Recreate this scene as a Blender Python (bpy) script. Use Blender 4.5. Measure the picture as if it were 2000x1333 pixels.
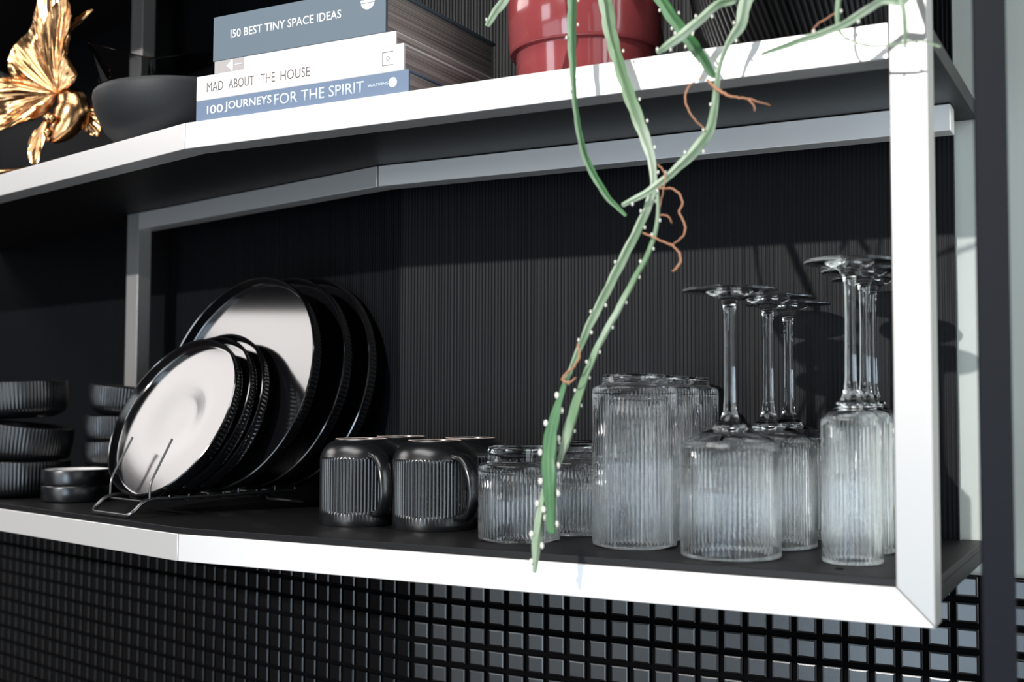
import bpy, bmesh, math, random
from math import sin, cos, pi, radians
from mathutils import Vector, Matrix
random.seed(7)
S = bpy.context.scene
COL = S.collection
for o in list(bpy.data.objects):
    bpy.data.objects.remove(o)

# ------------------------------------------------------------ camera, light
YAW, PITCH, ROLL = 0.493296, 0.049772, 0.0032
fw = Vector((-sin(YAW)*cos(PITCH), cos(YAW)*cos(PITCH), sin(PITCH)))
rt0 = Vector((cos(YAW), sin(YAW), 0)); up0 = rt0.cross(fw)
rt = rt0*cos(ROLL) + up0*sin(ROLL); up = up0*cos(ROLL) - rt0*sin(ROLL)
cd = bpy.data.cameras.new('camera'); cam = bpy.data.objects.new('camera', cd); COL.objects.link(cam)
m = Matrix((rt, up, -fw)).transposed().to_4x4(); m.translation = Vector((0.8867, -0.9248, 0.1386))
cam.matrix_world = m
cd.sensor_width = 36; cd.lens = 41.887; cd.clip_start = 0.02
cd.dof.use_dof = True; cd.dof.focus_distance = 1.22; cd.dof.aperture_fstop = 4.8
S.camera = cam
S.view_settings.view_transform = 'Standard'; S.view_settings.look = 'None'
S.view_settings.gamma = 1; S.view_settings.exposure = 0.0
try: S.view_settings.use_curve_mapping = False
except Exception: pass
S.cycles.max_bounces = 24; S.cycles.transmission_bounces = 24
S.cycles.glossy_bounces = 8; S.cycles.diffuse_bounces = 4; S.cycles.transparent_max_bounces = 16

W = bpy.data.worlds.new('room_ambient'); S.world = W; W.use_nodes = True
wn = W.node_tree; wtc = wn.nodes.new('ShaderNodeTexCoord'); wsx = wn.nodes.new('ShaderNodeSeparateXYZ'); wr = wn.nodes.new('ShaderNodeValToRGB')
wn.links.new(wtc.outputs['Generated'], wsx.inputs[0]); wmr = wn.nodes.new('ShaderNodeMapRange'); wmr.inputs['From Min'].default_value = -1
wn.links.new(wsx.outputs['Z'], wmr.inputs['Value']); wn.links.new(wmr.outputs[0], wr.inputs['Fac'])
wr.color_ramp.elements[0].position = 0.30; wr.color_ramp.elements[0].color = (1.0, 0.66, 0.48, 1)
wr.color_ramp.elements[1].position = 0.55; wr.color_ramp.elements[1].color = (0.80, 0.92, 1.0, 1)
wn.links.new(wr.outputs['Color'], wn.nodes['Background'].inputs[0])
wn.nodes['Background'].inputs[1].default_value = 0.05

def dirv(az, el):  # azimuth measured from the wall normal, positive to the left
    a, e = radians(az), radians(el)
    return Vector((-sin(a)*cos(e), -cos(a)*cos(e), sin(e)))
def lamp(name, kind, energy, color, d, dist, target=(0.3, 0.1, 0.2), **kw):
    l = bpy.data.lights.new(name, kind); o = bpy.data.objects.new(name, l); COL.objects.link(o)
    l.energy = energy; l.color = color
    o.location = Vector(target) + d*dist
    o.rotation_euler = (-d).to_track_quat('-Z', 'Y').to_euler()
    for k, v in kw.items(): setattr(l, k, v)
    return o
lamp('sun', 'SUN', 2.9, (1, 0.965, 0.93), dirv(10, 18.9), 4, angle=radians(0.9))
lamp('front_window_daylight', 'AREA', 22, (0.68, 0.84, 1.0), dirv(1, -13), 3.0, shape='RECTANGLE', size=0.75, size_y=1.3)
lamp('far_room_daylight', 'AREA', 10, (0.80, 0.91, 1.0), dirv(25, -13), 3.0, shape='RECTANGLE', size=1.45, size_y=1.3)
lamp('far_window_daylight', 'AREA', 7.5, (0.86, 0.94, 1.0), dirv(32, 8.5), 3.0, shape='RECTANGLE', size=0.70, size_y=0.62)
lamp('rear_room_daylight', 'AREA', 7, (0.84, 0.92, 1.0), dirv(-44, -3), 3.2, shape='RECTANGLE', size=1.6, size_y=1.5)
lamp('side_window_daylight', 'AREA', 9, (0.90, 0.97, 0.98), Vector((0.87, -0.34, 0.05)).normalized(), 1.1, target=(0.42, 0.1, 0.3), shape='RECTANGLE', size=0.7, size_y=1.1)
lamp('upper_window_daylight', 'AREA', 13.5, (1.0, 0.95, 0.93), dirv(75, 30.5), 2.6, target=(-0.12, 0.15, 0.15), shape='RECTANGLE', size=1.35, size_y=0.68)
lamp('ceiling_panel', 'AREA', 24, (1, 0.985, 0.97), dirv(20, 57), 2.2, shape='RECTANGLE', size=1.9, size_y=0.75)

# ------------------------------------------------------------ helpers
L, TW, H = 0.7425, 0.0278, 0.40          # frame length, rail width, clear height
BT = 0.0067                               # lower board top
UT = H + TW + 0.0001                      # upper board top
YP = 0.288                                # ribbed wall panel face
XC = 0.0802                               # panel corner
B = 0.24743                               # bend of the wall and shelf
dl = Vector((-cos(B), sin(B), 0)); nl = Vector((sin(B), cos(B), 0))
DP = XC*sin(B) + YP*cos(B)                # depth of the left wall panel from the left front edge
def LP(t, d, z): return dl*t + nl*d + Vector((0, 0, z))

def tag(o, label=None, cat=None, group=None, kind=None):
    if label: o['label'] = label
    if cat: o['category'] = cat
    if group: o['group'] = group
    if kind: o['kind'] = kind
    return o
def link(name, me, mat, parent=None, smooth=True):
    o = bpy.data.objects.new(name, me); COL.objects.link(o)
    if mat and not me.materials: me.materials.append(mat)
    if smooth:
        me.shade_smooth()
    if parent: o.parent = parent
    return o
def empty(name, loc=(0, 0, 0), rot=(0, 0, 0)):
    o = bpy.data.objects.new(name, None); COL.objects.link(o); o.location = loc; o.rotation_euler = rot
    o.empty_display_size = 0.02
    return o
class MB:
    def __init__(s): s.v = []; s.f = []
    def add(s, vs, fs):
        k = len(s.v); s.v += [tuple(x) for x in vs]; s.f += [tuple(i+k for i in f) for f in fs]; return s
    def me(s, name, sharp=None):
        me = bpy.data.meshes.new(name); me.from_pydata(s.v, [], s.f)
        bm = bmesh.new(); bm.from_mesh(me)
        bmesh.ops.remove_doubles(bm, verts=bm.verts, dist=1e-6)
        bmesh.ops.recalc_face_normals(bm, faces=bm.faces)
        if sharp:
            for e in bm.edges:
                if len(e.link_faces) == 2 and e.calc_face_angle(0) > radians(sharp): e.smooth = False
            for f in bm.faces: f.smooth = True
        bm.to_mesh(me); bm.free(); return me
    def obj(s, name, mat, parent=None, sharp=35):
        me = s.me(name, sharp); return link(name, me, mat, parent, smooth=False)
def box(mb, x0, x1, y0, y1, z0, z1):
    vs = [(x, y, z) for x in (x0, x1) for y in (y0, y1) for z in (z0, z1)]
    return mb.add(vs, [(0, 1, 3, 2), (4, 6, 7, 5), (0, 4, 5, 1), (2, 3, 7, 6), (0, 2, 6, 4), (1, 5, 7, 3)])
def bevel(o, w=0.0008, seg=2):
    md = o.modifiers.new('bevel', 'BEVEL'); md.width = w; md.segments = seg; md.limit_method = 'ANGLE'; md.angle_limit = radians(40)
    md.harden_normals = False
    return o
def prism(mb, poly, z0, z1):               # poly: list of (x, y)
    n = len(poly)
    vs = [(x, y, z0) for x, y in poly] + [(x, y, z1) for x, y in poly]
    return mb.add(vs, [tuple(range(n))[::-1], tuple(range(n, 2*n))] + [(i, (i+1) % n, n+(i+1) % n, n+i) for i in range(n)])
def lathe(mb, prof, seg=96, rib=None, closed=False):
    # prof: list of (r, z[, ribweight]); rib = (count, depth)
    n = len(prof); rows = []
    vs = []; idx = []
    for p in prof:
        r, z = p[0], p[1]; w = p[2] if len(p) > 2 else 0
        if r < 1e-7:
            idx.append([len(vs)]*seg); vs.append((0, 0, z)); continue
        row = []
        for j in range(seg):
            a = 2*pi*j/seg; rr = r
            if rib and w: rr = r - rib[1]*w*(1-abs(cos(rib[0]*a/2)))
            row.append(len(vs)); vs.append((rr*cos(a), rr*sin(a), z))
        idx.append(row)
    fs = []
    pairs = list(range(n-1)) + ([n-1] if closed else [])
    for i in pairs:
        A, Bq = idx[i], idx[(i+1) % n]
        for j in range(seg):
            k = (j+1) % seg
            q = [A[j], A[k], Bq[k], Bq[j]]
            q2 = []
            for x in q:
                if x not in q2: q2.append(x)
            if len(q2) > 2: fs.append(tuple(q2))
    return mb.add(vs, fs)
def smooth_path(pts, n):
    pts = [Vector(p) for p in pts]; out = []
    N = len(pts)
    for i in range(N-1):
        p0 = pts[max(i-1, 0)]; p1 = pts[i]; p2 = pts[i+1]; p3 = pts[min(i+2, N-1)]
        for k in range(n):
            t = k/n
            out.append(0.5*((2*p1) + (p2-p0)*t + (2*p0-5*p1+4*p2-p3)*t*t + (3*p1-p0-3*p2+p3)*t**3))
    out.append(pts[-1]); return out
def tube(mb, pts, rad, seg=10, closed=False):
    pts = [Vector(p) for p in pts]; N = len(pts)
    R = rad if isinstance(rad, (list, tuple)) else [rad]*N
    rows = []; vs = []; ref = None
    for i, p in enumerate(pts):
        if closed: t = (pts[(i+1) % N]-pts[i-1]).normalized()
        else: t = (pts[min(i+1, N-1)]-pts[max(i-1, 0)]).normalized()
        if ref is None:
            ref = t.orthogonal().normalized()
        ref = (ref - t*ref.dot(t)).normalized(); b = t.cross(ref)
        for j in range(seg):
            a = 2*pi*j/seg; vs.append(p + (ref*cos(a)+b*sin(a))*R[i])
    fs = []
    for i in range(N if closed else N-1):
        for j in range(seg):
            k = (j+1) % seg; i2 = (i+1) % N
            fs.append((i*seg+j, i*seg+k, i2*seg+k, i2*seg+j))
    if not closed:
        fs.append(tuple(range(seg))[::-1]); fs.append(tuple((N-1)*seg+j for j in range(seg)))
    return mb.add(vs, fs)
def fillet(pts, r, n=6):                   # polyline with rounded corners
    pts = [Vector(p) for p in pts]; out = [pts[0]]
    for i in range(1, len(pts)-1):
        a, b, c = pts[i-1], pts[i], pts[i+1]
        u = (a-b); v = (c-b); rr = min(r, u.length*0.45, v.length*0.45)
        p, q = b+u.normalized()*rr, b+v.normalized()*rr
        for k in range(n+1):
            t = k/n; out.append(p*(1-t)**2 + b*2*t*(1-t) + q*t*t)
    out.append(pts[-1]); return out
def dup(root, label=None):                 # copy of a thing with its parts and sub-parts
    c = root.copy(); COL.objects.link(c)
    if label: c['label'] = label
    for ch in list(root.children):
        d = ch.copy(); COL.objects.link(d); d.parent = c
        for g in list(ch.children):
            e = g.copy(); COL.objects.link(e); e.parent = d
    return c

# ------------------------------------------------------------ materials
def mat(name, color, rough=0.5, metal=0.0, spec=0.5, **kw):
    m = bpy.data.materials.new(name); m.use_nodes = True
    b = m.node_tree.nodes['Principled BSDF']
    b.inputs['Base Color'].default_value = (*color, 1); b.inputs['Roughness'].default_value = rough
    b.inputs['Metallic'].default_value = metal; b.inputs['Specular IOR Level'].default_value = spec
    for k, v in kw.items(): b.inputs[k.replace('_', ' ')].default_value = v
    return m
def N(m, t, **kw):
    n = m.node_tree.nodes.new(t)
    for k, v in kw.items(): setattr(n, k, v)
    return n
def lk(m, a, b): m.node_tree.links.new(a, b)
def coords(m, scale=(1, 1, 1), rot=(0, 0, 0)):
    tc = N(m, 'ShaderNodeTexCoord'); mp = N(m, 'ShaderNodeMapping')
    mp.inputs['Scale'].default_value = scale; mp.inputs['Rotation'].default_value = rot
    lk(m, tc.outputs['Object'], mp.inputs['Vector']); return mp.outputs['Vector']
def noise_bump(m, scale=200, strength=0.1, dist=0.0005, stretch=(1, 1, 1), detail=3):
    v = coords(m, stretch); n = N(m, 'ShaderNodeTexNoise'); n.inputs['Scale'].default_value = scale; n.inputs['Detail'].default_value = detail
    lk(m, v, n.inputs['Vector'])
    b = N(m, 'ShaderNodeBump'); b.inputs['Strength'].default_value = strength; b.inputs['Distance'].default_value = dist
    lk(m, n.outputs['Fac'], b.inputs['Height'])
    lk(m, b.outputs['Normal'], m.node_tree.nodes['Principled BSDF'].inputs['Normal']); return n, b
def color_noise(m, c1, c2, scale=5, stretch=(1, 1, 1), detail=4, lo=0.35, hi=0.65):
    v = coords(m, stretch); n = N(m, 'ShaderNodeTexNoise'); n.inputs['Scale'].default_value = scale; n.inputs['Detail'].default_value = detail
    lk(m, v, n.inputs['Vector']); r = N(m, 'ShaderNodeValToRGB')
    r.color_ramp.elements[0].color = (*c1, 1); r.color_ramp.elements[1].color = (*c2, 1)
    r.color_ramp.elements[0].position = lo; r.color_ramp.elements[1].position = hi
    lk(m, n.outputs['Fac'], r.inputs['Fac']); lk(m, r.outputs['Color'], m.node_tree.nodes['Principled BSDF'].inputs['Base Color'])
def ribbed(name, c1, c2, pitch, rough, spec=0.5):
    # fine vertical grooves, darker in the groove
    m = mat(name, c1, rough, spec=spec)
    v = coords(m); sx = N(m, 'ShaderNodeSeparateXYZ'); lk(m, v, sx.inputs[0])
    nz = N(m, 'ShaderNodeTexNoise'); nz.inputs['Scale'].default_value = 1.0; nz.inputs['Detail'].default_value = 2
    st = coords(m, (260, 1, 2.0)); lk(m, st, nz.inputs['Vector'])
    mu = N(m, 'ShaderNodeMath', operation='MULTIPLY'); mu.inputs[1].default_value = 2*pi/pitch; lk(m, sx.outputs[0], mu.inputs[0])
    ad = N(m, 'ShaderNodeMath', operation='MULTIPLY_ADD'); ad.inputs[1].default_value = 5.0
    lk(m, nz.outputs['Fac'], ad.inputs[0]); lk(m, mu.outputs[0], ad.inputs[2])
    si = N(m, 'ShaderNodeMath', operation='SINE'); lk(m, ad.outputs[0], si.inputs[0])
    r = N(m, 'ShaderNodeMapRange'); r.inputs['From Min'].default_value = -1; lk(m, si.outputs[0], r.inputs['Value'])
    cr = N(m, 'ShaderNodeValToRGB'); cr.color_ramp.elements[0].color = (*c1, 1); cr.color_ramp.elements[1].color = (*c2, 1)
    cr.color_ramp.elements[0].position = 0.1; cr.color_ramp.elements[1].position = 0.75
    lk(m, r.outputs[0], cr.inputs['Fac']); b = m.node_tree.nodes['Principled BSDF']
    lk(m, cr.outputs['Color'], b.inputs['Base Color'])
    bp = N(m, 'ShaderNodeBump'); bp.inputs['Strength'].default_value = 0.5; bp.inputs['Distance'].default_value = 0.0006
    lk(m, r.outputs[0], bp.inputs['Height']); lk(m, bp.outputs['Normal'], b.inputs['Normal'])
    return m
M = {}
M['alu'] = mat('brushed_pale_metal', (0.83, 0.815, 0.80), 0.42, 0.6); noise_bump(M['alu'], 60, 0.05, 0.0003, (2, 2, 60))
M['alu_v_dim'] = mat('vertically_brushed_metal_dimmed', (0.39, 0.38, 0.37), 0.42, 0.5); noise_bump(M['alu_v_dim'], 60, 0.05, 0.0003, (60, 60, 2))  # same frame metal; the uprights' weaker sheen is put into a darker colour
M['board'] = mat('black_laminate', (0.005, 0.005, 0.006), 0.50, spec=0.3); noise_bump(M['board'], 900, 0.08, 0.0002)
M['edge'] = mat('dark_grey_board_edge', (0.035, 0.038, 0.042), 0.5)
M['panel'] = ribbed('black_ribbed_panel', (0.0008, 0.001, 0.0014), (0.0032, 0.0040, 0.0060), 0.0043, 0.46, 0.16)
M['plaster'] = mat('pale_plaster', (0.42, 0.45, 0.43), 0.85, spec=0.2); noise_bump(M['plaster'], 40, 0.15, 0.002)
M['grout'] = mat('black_grout', (0.002, 0.002, 0.0024), 0.9, spec=0.05)
M['tile'] = mat('black_satin_tile', (0.003, 0.0033, 0.004), 0.23, spec=0.65); noise_bump(M['tile'], 700, 0.12, 0.0003)
M['steel'] = mat('dark_grey_painted_steel', (0.0045, 0.006, 0.0095), 0.55, spec=0.15); noise_bump(M['steel'], 20, 0.1, 0.001, (1, 1, 8))
M['ston'] = mat('black_satin_stoneware', (0.005, 0.0055, 0.0065), 0.27, IOR=1.75); noise_bump(M['ston'], 500, 0.05, 0.0002)
M['plate'] = mat('black_satin_plate_glaze', (0.004, 0.004, 0.005), 0.12, IOR=2.2); noise_bump(M['plate'], 350, 0.04, 0.0002)
M['pale_glaze'] = mat('pale_inner_glaze', (0.80, 0.79, 0.78), 0.4)
M['raw'] = mat('unglazed_clay_ring', (0.62, 0.50, 0.44), 0.8)
M['glass'] = mat('clear_glass', (0.985, 0.992, 0.995), 0.0, Transmission_Weight=1.0, IOR=1.46)
M['smoke'] = mat('smoked_dark_glass', (0.30, 0.32, 0.33), 0.02, Transmission_Weight=1.0, IOR=1.42)
M['wire'] = mat('black_coated_wire', (0.16, 0.16, 0.165), 0.25, 0.9)
M['gold'] = mat('burnished_gold_metal', (0.66, 0.36, 0.165), 0.20, 1.0); noise_bump(M['gold'], 120, 0.35, 0.0012, (1, 1, 1), 5)
M['bowl'] = mat('matte_charcoal_stoneware', (0.015, 0.0165, 0.019), 0.55, spec=0.4)
M['red'] = mat('glossy_brick_red_glaze', (0.29, 0.052, 0.056), 0.16, Coat_Weight=0.8, Coat_Roughness=0.05)
nz, bp = noise_bump(M['red'], 22, 0.25, 0.0025, (1, 1, 1), 2)
M['soil'] = mat('dark_soil', (0.02, 0.014, 0.01), 0.95); noise_bump(M['soil'], 150, 1, 0.004)
M['stem'] = mat('cactus_green', (0.10, 0.22, 0.08), 0.42)
color_noise(M['stem'], (0.028, 0.105, 0.034), (0.10, 0.24, 0.10), 22, (1, 1, 0.45)); 
M['stem_pale'] = mat('pale_cactus_green', (0.4, 0.5, 0.36), 0.42)
color_noise(M['stem_pale'], (0.16, 0.27, 0.14), (0.46, 0.54, 0.42), 26, (1, 1, 0.4))
M['areole'] = mat('pale_cactus_areole', (0.80, 0.78, 0.70), 0.8)
M['root'] = mat('dry_brown_root', (0.42, 0.20, 0.11), 0.7)
M['basket'] = mat('black_ribbed_wicker', (0.005, 0.005, 0.0055), 0.36, spec=0.2)
M['slate'] = mat('slate_blue_cloth_cover', (0.105, 0.145, 0.180), 0.6); noise_bump(M['slate'], 900, 0.15, 0.0002)
M['white'] = mat('white_paper_cover', (0.86, 0.84, 0.83), 0.5)
M['blue'] = mat('dusty_blue_cover', (0.13, 0.185, 0.28), 0.5)
M['ink_w'] = mat('white_ink', (0.9, 0.9, 0.9), 0.5)
M['ink_lb'] = mat('pale_blue_ink', (0.66, 0.74, 0.84), 0.5)
M['ink_g'] = mat('grey_brown_ink', (0.13, 0.105, 0.095), 0.6)
M['ink_p'] = mat('pale_grey_ink', (0.60, 0.57, 0.55), 0.6)
M['label'] = mat('grey_label_print', (0.40, 0.37, 0.36), 0.6)
M['pages'] = mat('book_paper', (0.30, 0.27, 0.25), 0.8)
def page_mat():
    m = M['pages']; v = coords(m, (3, 3, 900)); n = N(m, 'ShaderNodeTexNoise'); n.inputs['Scale'].default_value = 1.0; n.inputs['Detail'].default_value = 2
    lk(m, v, n.inputs['Vector']); r = N(m, 'ShaderNodeValToRGB')
    r.color_ramp.elements[0].color = (0.20, 0.18, 0.17, 1); r.color_ramp.elements[1].color = (0.50, 0.45, 0.42, 1)
    r.color_ramp.elements[0].position = 0.35; r.color_ramp.elements[1].position = 0.65
    lk(m, n.outputs['Fac'], r.inputs['Fac']); lk(m, r.outputs['Color'], m.node_tree.nodes['Principled BSDF'].inputs['Base Color'])
page_mat()

# ------------------------------------------------------------ setting
mb = MB(); box(mb, 0.2, 2.2, YP+0.008, YP+0.15, -1.2, 1.6)
tag(mb.obj('wall_back', M['plaster']), kind='structure')
mb = MB(); box(mb, 0, 0.7205-XC, 0, 0.008, BT-0.016, 1.6)
o = mb.obj('wall_right', M['panel']); o.location = (XC, YP, 0); tag(o, kind='structure')
# left panel: own local x runs along the left wall
mb = MB(); box(mb, 0, 1.5, 0, 0.008, BT-0.016, 1.6)
o = mb.obj('wall_left', M['panel']); o.rotation_euler = (0, 0, -B)
o.location = LP(1.5 + (Vector((XC, YP, 0)).dot(dl)), DP, 0); tag(o, kind='structure')
# mosaic tiles: one mesh per wall, bevelled squares over a grout bed
def tiles(name, cols, rows, px, pz, g, ztop):
    mb = MB(); bw, bd = 0.0015, 0.0010
    box(mb, 0, cols*px, 0.0045, 0.012, ztop-rows*pz, ztop+0.0005)
    mb2 = MB()
    for i in range(cols):
        for j in range(rows):
            x0 = i*px+g/2; x1 = (i+1)*px-g/2; z1 = ztop-j*pz; z0 = z1-pz+g
            ring = []
            jx = random.uniform(-1, 1)*0.00007; jz = random.uniform(-1, 1)*0.00007
            prof = [(0, 0.005), (0, 0.00085), (0.0008, 0.00028), (0.0021, 0.00003), (0.0022, 0)]
            for k, (ins, dep) in enumerate(prof):
                sx = jx if k > 2 else 0; sz = jz if k > 2 else 0
                ring += [(x0+ins, dep-sx-sz, z0+ins), (x1-ins, dep+sx-sz, z0+ins), (x1-ins, dep+sx+sz, z1-ins), (x0+ins, dep-sx+sz, z1-ins)]
            fs = []
            for k in range(4):
                for q in range(4): fs.append((k*4+q, k*4+(q+1) % 4, k*4+4+(q+1) % 4, k*4+4+q))
            fs.append((16, 17, 18, 19)); mb2.add(ring, fs)
    me = mb.me(name, 20); me.materials.append(M['grout']); me.materials.append(M['tile'])
    me2 = mb2.me(name+'_t', 7); me2.materials.append(M['grout']); me2.materials.append(M['tile'])
    bm = bmesh.new(); bm.from_mesh(me); bm.from_mesh(me2)
    n1 = len(me.polygons)
    bm.faces.ensure_lookup_table()
    for k, f in enumerate(bm.faces):
        f.material_index = 0 if k < n1 else 1
    for e in bm.edges:
        d = e.verts[0].co-e.verts[1].co
        if abs(abs(d.x)-abs(d.z)) < 4e-5 and abs(d.x) > 1e-5: e.smooth = False
    bm.to_mesh(me); bm.free()
    return link(name, me, None, smooth=False)
YT, XT = 0.279, 0.1045
DT = XT*sin(B) + YT*cos(B); TT = Vector((XT, YT, 0)).dot(dl)
PX, PZ, GR, ZT = 0.0254, 0.0243, 0.0052, -0.0265
o = tiles('trim_1', 36, 14, PX, PZ, GR, ZT); o.location = (XT+0.001, YT, 0); tag(o, kind='structure')
o = tiles('trim_2', 44, 18, PX, PZ, GR, ZT); o.rotation_euler = (0, 0, -B); o.location = LP(TT+44*PX+0.001, DT, 0); tag(o, kind='structure')
# dark upright at the right, in front of the wall
mb = MB(); box(mb, -0.0105, 0.0105, -0.012, 0.012, -1.2, 1.6)
o = mb.obj('trim_3', M['steel']); o.location = (0.7936, -0.0677, 0); o.rotation_euler = (0, 0, radians(6)); bevel(o, 0.0015); tag(o, kind='structure')

# ------------------------------------------------------------ shelf unit
sh = empty('wall_shelf', (0.3, 0.14, BT)); inv = Matrix.Translation((-0.3, -0.14, -BT))
tag(sh, 'bent two tier wall shelf with pale metal frame and black boards', 'shelf')
def part(mb, name, m, parent=sh, sharp=35):
    o = mb.obj(name, m, parent, sharp); 
    if parent is sh: o.matrix_parent_inverse = inv
    return o
tb2 = math.tan(B/2)
def corner(d): return Vector((d*tb2, d))          # point at depth d on the bend line (bisector)
FD = 0.028
def rail_pair(z0, z1, name, y0, y1, xe, te, gap=0.0006, mitre=False, cr=None, cl=None):
    # right piece
    c0, c1 = (corner(y0), corner(y1)) if cr is None else cr
    mb = MB()
    if mitre:                                      # lower front rail meets the post at 45 degrees
        up_ = mitre == 'low'
        vs = []
        for y, c in ((y0, c0), (y1, c1)):
            xl = c.x+gap
            za, zb = (z0, z1)
            vs += [(xl, y, za), (xe, y, za) if up_ else (xe-TW, y, za), (xe-TW, y, zb) if up_ else (xe, y, zb), (xl, y, zb)]
        mb.add(vs, [(0, 1, 2, 3), (7, 6, 5, 4), (0, 4, 5, 1), (1, 5, 6, 2), (2, 6, 7, 3), (3, 7, 4, 0)])
    else:
        prism(mb, [(c0.x+gap, y0), (xe, y0), (xe, y1), (c1.x+gap, y1)], z0, z1)
    a = bevel(part(mb, name, M['alu']), 0.0007)
    # left piece
    k0, k1 = (c0, c1)
    if cl is None: e0, e1 = LP(te, y0, 0), LP(te, y1, 0)
    else: e0, e1 = cl
    mb = MB(); q = dl*gap
    prism(mb, [(k0.x+q.x, k0.y+q.y), (k1.x+q.x, k1.y+q.y), (e1.x, e1.y), (e0.x, e0.y)], z0, z1)
    b = bevel(part(mb, name, M['alu']), 0.0007)
    return a, b
rail_pair(-TW, 0, 'front_rail', 0, FD, L, 1.1, mitre='low')
rail_pair(H, H+TW, 'front_rail', 0, FD, L-TW-0.0006, 1.1)
mb = MB()
vs = []
for y in (0, FD): vs += [(L-TW, y, 0), (L, y, -TW), (L, y, 0.95), (L-TW, y, 0.95)]
mb.add([(x+0.0004, y, z+0.0004) if z < 0.5 else (x, y, z) for x, y, z in vs], [(0, 1, 2, 3), (7, 6, 5, 4), (0, 4, 5, 1), (1, 5, 6, 2), (2, 6, 7, 3), (3, 7, 4, 0)])
bevel(part(mb, 'front_post', M['alu_v_dim']), 0.0007)
RY, RD = 0.2149, 0.024; RZ0, RZ1 = 0.3869, 0.4115
XJ = 0.0952; DRL = XJ*sin(B)+RY*cos(B); TJ = Vector((XJ, RY, 0)).dot(dl)
cj = Vector((XJ, RY)); nb = Vector((sin(B/2), cos(B/2)))*RD/cos(B/2)
c1 = cj + nb
TPR = 0.4888                                       # right side of the rear post along the left section
rail_pair(RZ0, RZ1, 'rear_rail', RY, RY+RD, 0.7287, 0, gap=0.0012, cr=(cj, c1), cl=(LP(TPR, DRL, 0), LP(TPR, DRL+RD, 0)))
mb = MB()
prism(mb, [tuple(LP(t, d, 0).xy) for t, d in ((TPR, DRL), (TPR+0.032, DRL), (TPR+0.032, DRL+0.021), (TPR, DRL+0.021))], BT+0.0004, RZ1+0.0003)
bevel(part(mb, 'rear_post', M['alu_v_dim']), 0.0007)
mb = MB()
prism(mb, [tuple(LP(t, d, 0).xy) for t, d in ((TPR, DRL), (TPR+0.032, DRL), (TPR+0.032, DRL+0.021), (TPR, DRL+0.021))], UT+0.0004, 1.3)
bevel(part(mb, 'rear_post', M['alu_v_dim']), 0.0007)
def board(z0, z1):
    mb = MB(); ins = 0.0012 if z0 < 0.1 else FD+0.0005
    cl_ = LP(1.1, ins, 0); cr_ = LP(1.1, DP-0.001, 0)
    pc = Vector((XC*0.998, YP-0.001))
    prism(mb, [(corner(ins).x, ins), (L-0.0002, ins), (L-0.0002, YP+0.0065), (0.722, YP+0.0065), (0.722, YP-0.001), (pc.x, pc.y), (cr_.x, cr_.y), (cl_.x, cl_.y)], z0, z1)
    o = part(mb, 'shelf_board', M['board']); bevel(o, 0.0006); return o
board(0.0003, BT-0.0001)
board(H+TW-0.0009, H+TW-0.0001)
def under(z0, z1):
    mb = MB(); f = FD+0.0004
    cl_ = LP(1.1, f, 0); cr_ = LP(1.1, DP-0.001, 0); pc = Vector((XC*0.998, YP-0.001))
    prism(mb, [(corner(f).x, f), (L-0.0002, f), (L-0.0002, YP+0.0065), (0.722, YP+0.0065), (0.722, YP-0.001), (pc.x, pc.y), (cr_.x, cr_.y), (cl_.x, cl_.y)], z0, z1)
    o = part(mb, 'shelf_underside', M['board']); return o
under(-0.0122, 0.0002); under(H+0.0122, H+TW-0.001)
# the next tier, just above the picture
H3 = 0.735
rail_pair(H3, H3+TW, 'front_rail', 0, FD, L-TW-0.0006, 1.1); under(H3+0.0122, H3+TW)
for x, y in ((0.4035, 0.022), (0.6665, 0.030)):
    mb = MB(); lathe(mb, [(0, 0.0003), (0.0034, 0.0003), (0.0036, 0)], 20)
    o = part(mb, 'screw_hole_disc', M['grout']); o.location = (x-0.3, y-0.14, 0.00005); o.matrix_parent_inverse = Matrix()  # dark disc standing in for a screw hole in the board

# ------------------------------------------------------------ mugs (standing upside down)
def mug_body():
    mb = MB(); R = 0.044
    pr_ = [(0, 0.0862), (0.0245, 0.0862), (0.0255, 0.0902), (0.0278, 0.0902), (0.0286, 0.0885), (0.0325, 0.0868), (0.0368, 0.0835), (0.0402, 0.0790), (0.0424, 0.0745), (0.0432, 0.0722),
           (0.0437, 0.0712, 0), (0.0440, 0.0700, 0.7), (0.0440, 0.0680, 1), (0.0440, 0.050, 1), (0.0440, 0.030, 1), (0.0440, 0.0160, 1), (0.0440, 0.0135, 0.7), (0.0438, 0.0122, 0), (0.0438, 0.006), (0.0436, 0.0012), (0.0430, 0.0), (0.0412, 0.0), (0.0406, 0.0010),
           (0.0404, 0.06), (0.038, 0.075), (0.030, 0.082), (0, 0.083)]
    lathe(mb, pr_, 420, (70, 0.0013)); return mb.me('mug_body', 50)
mug_me = mug_body()
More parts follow.
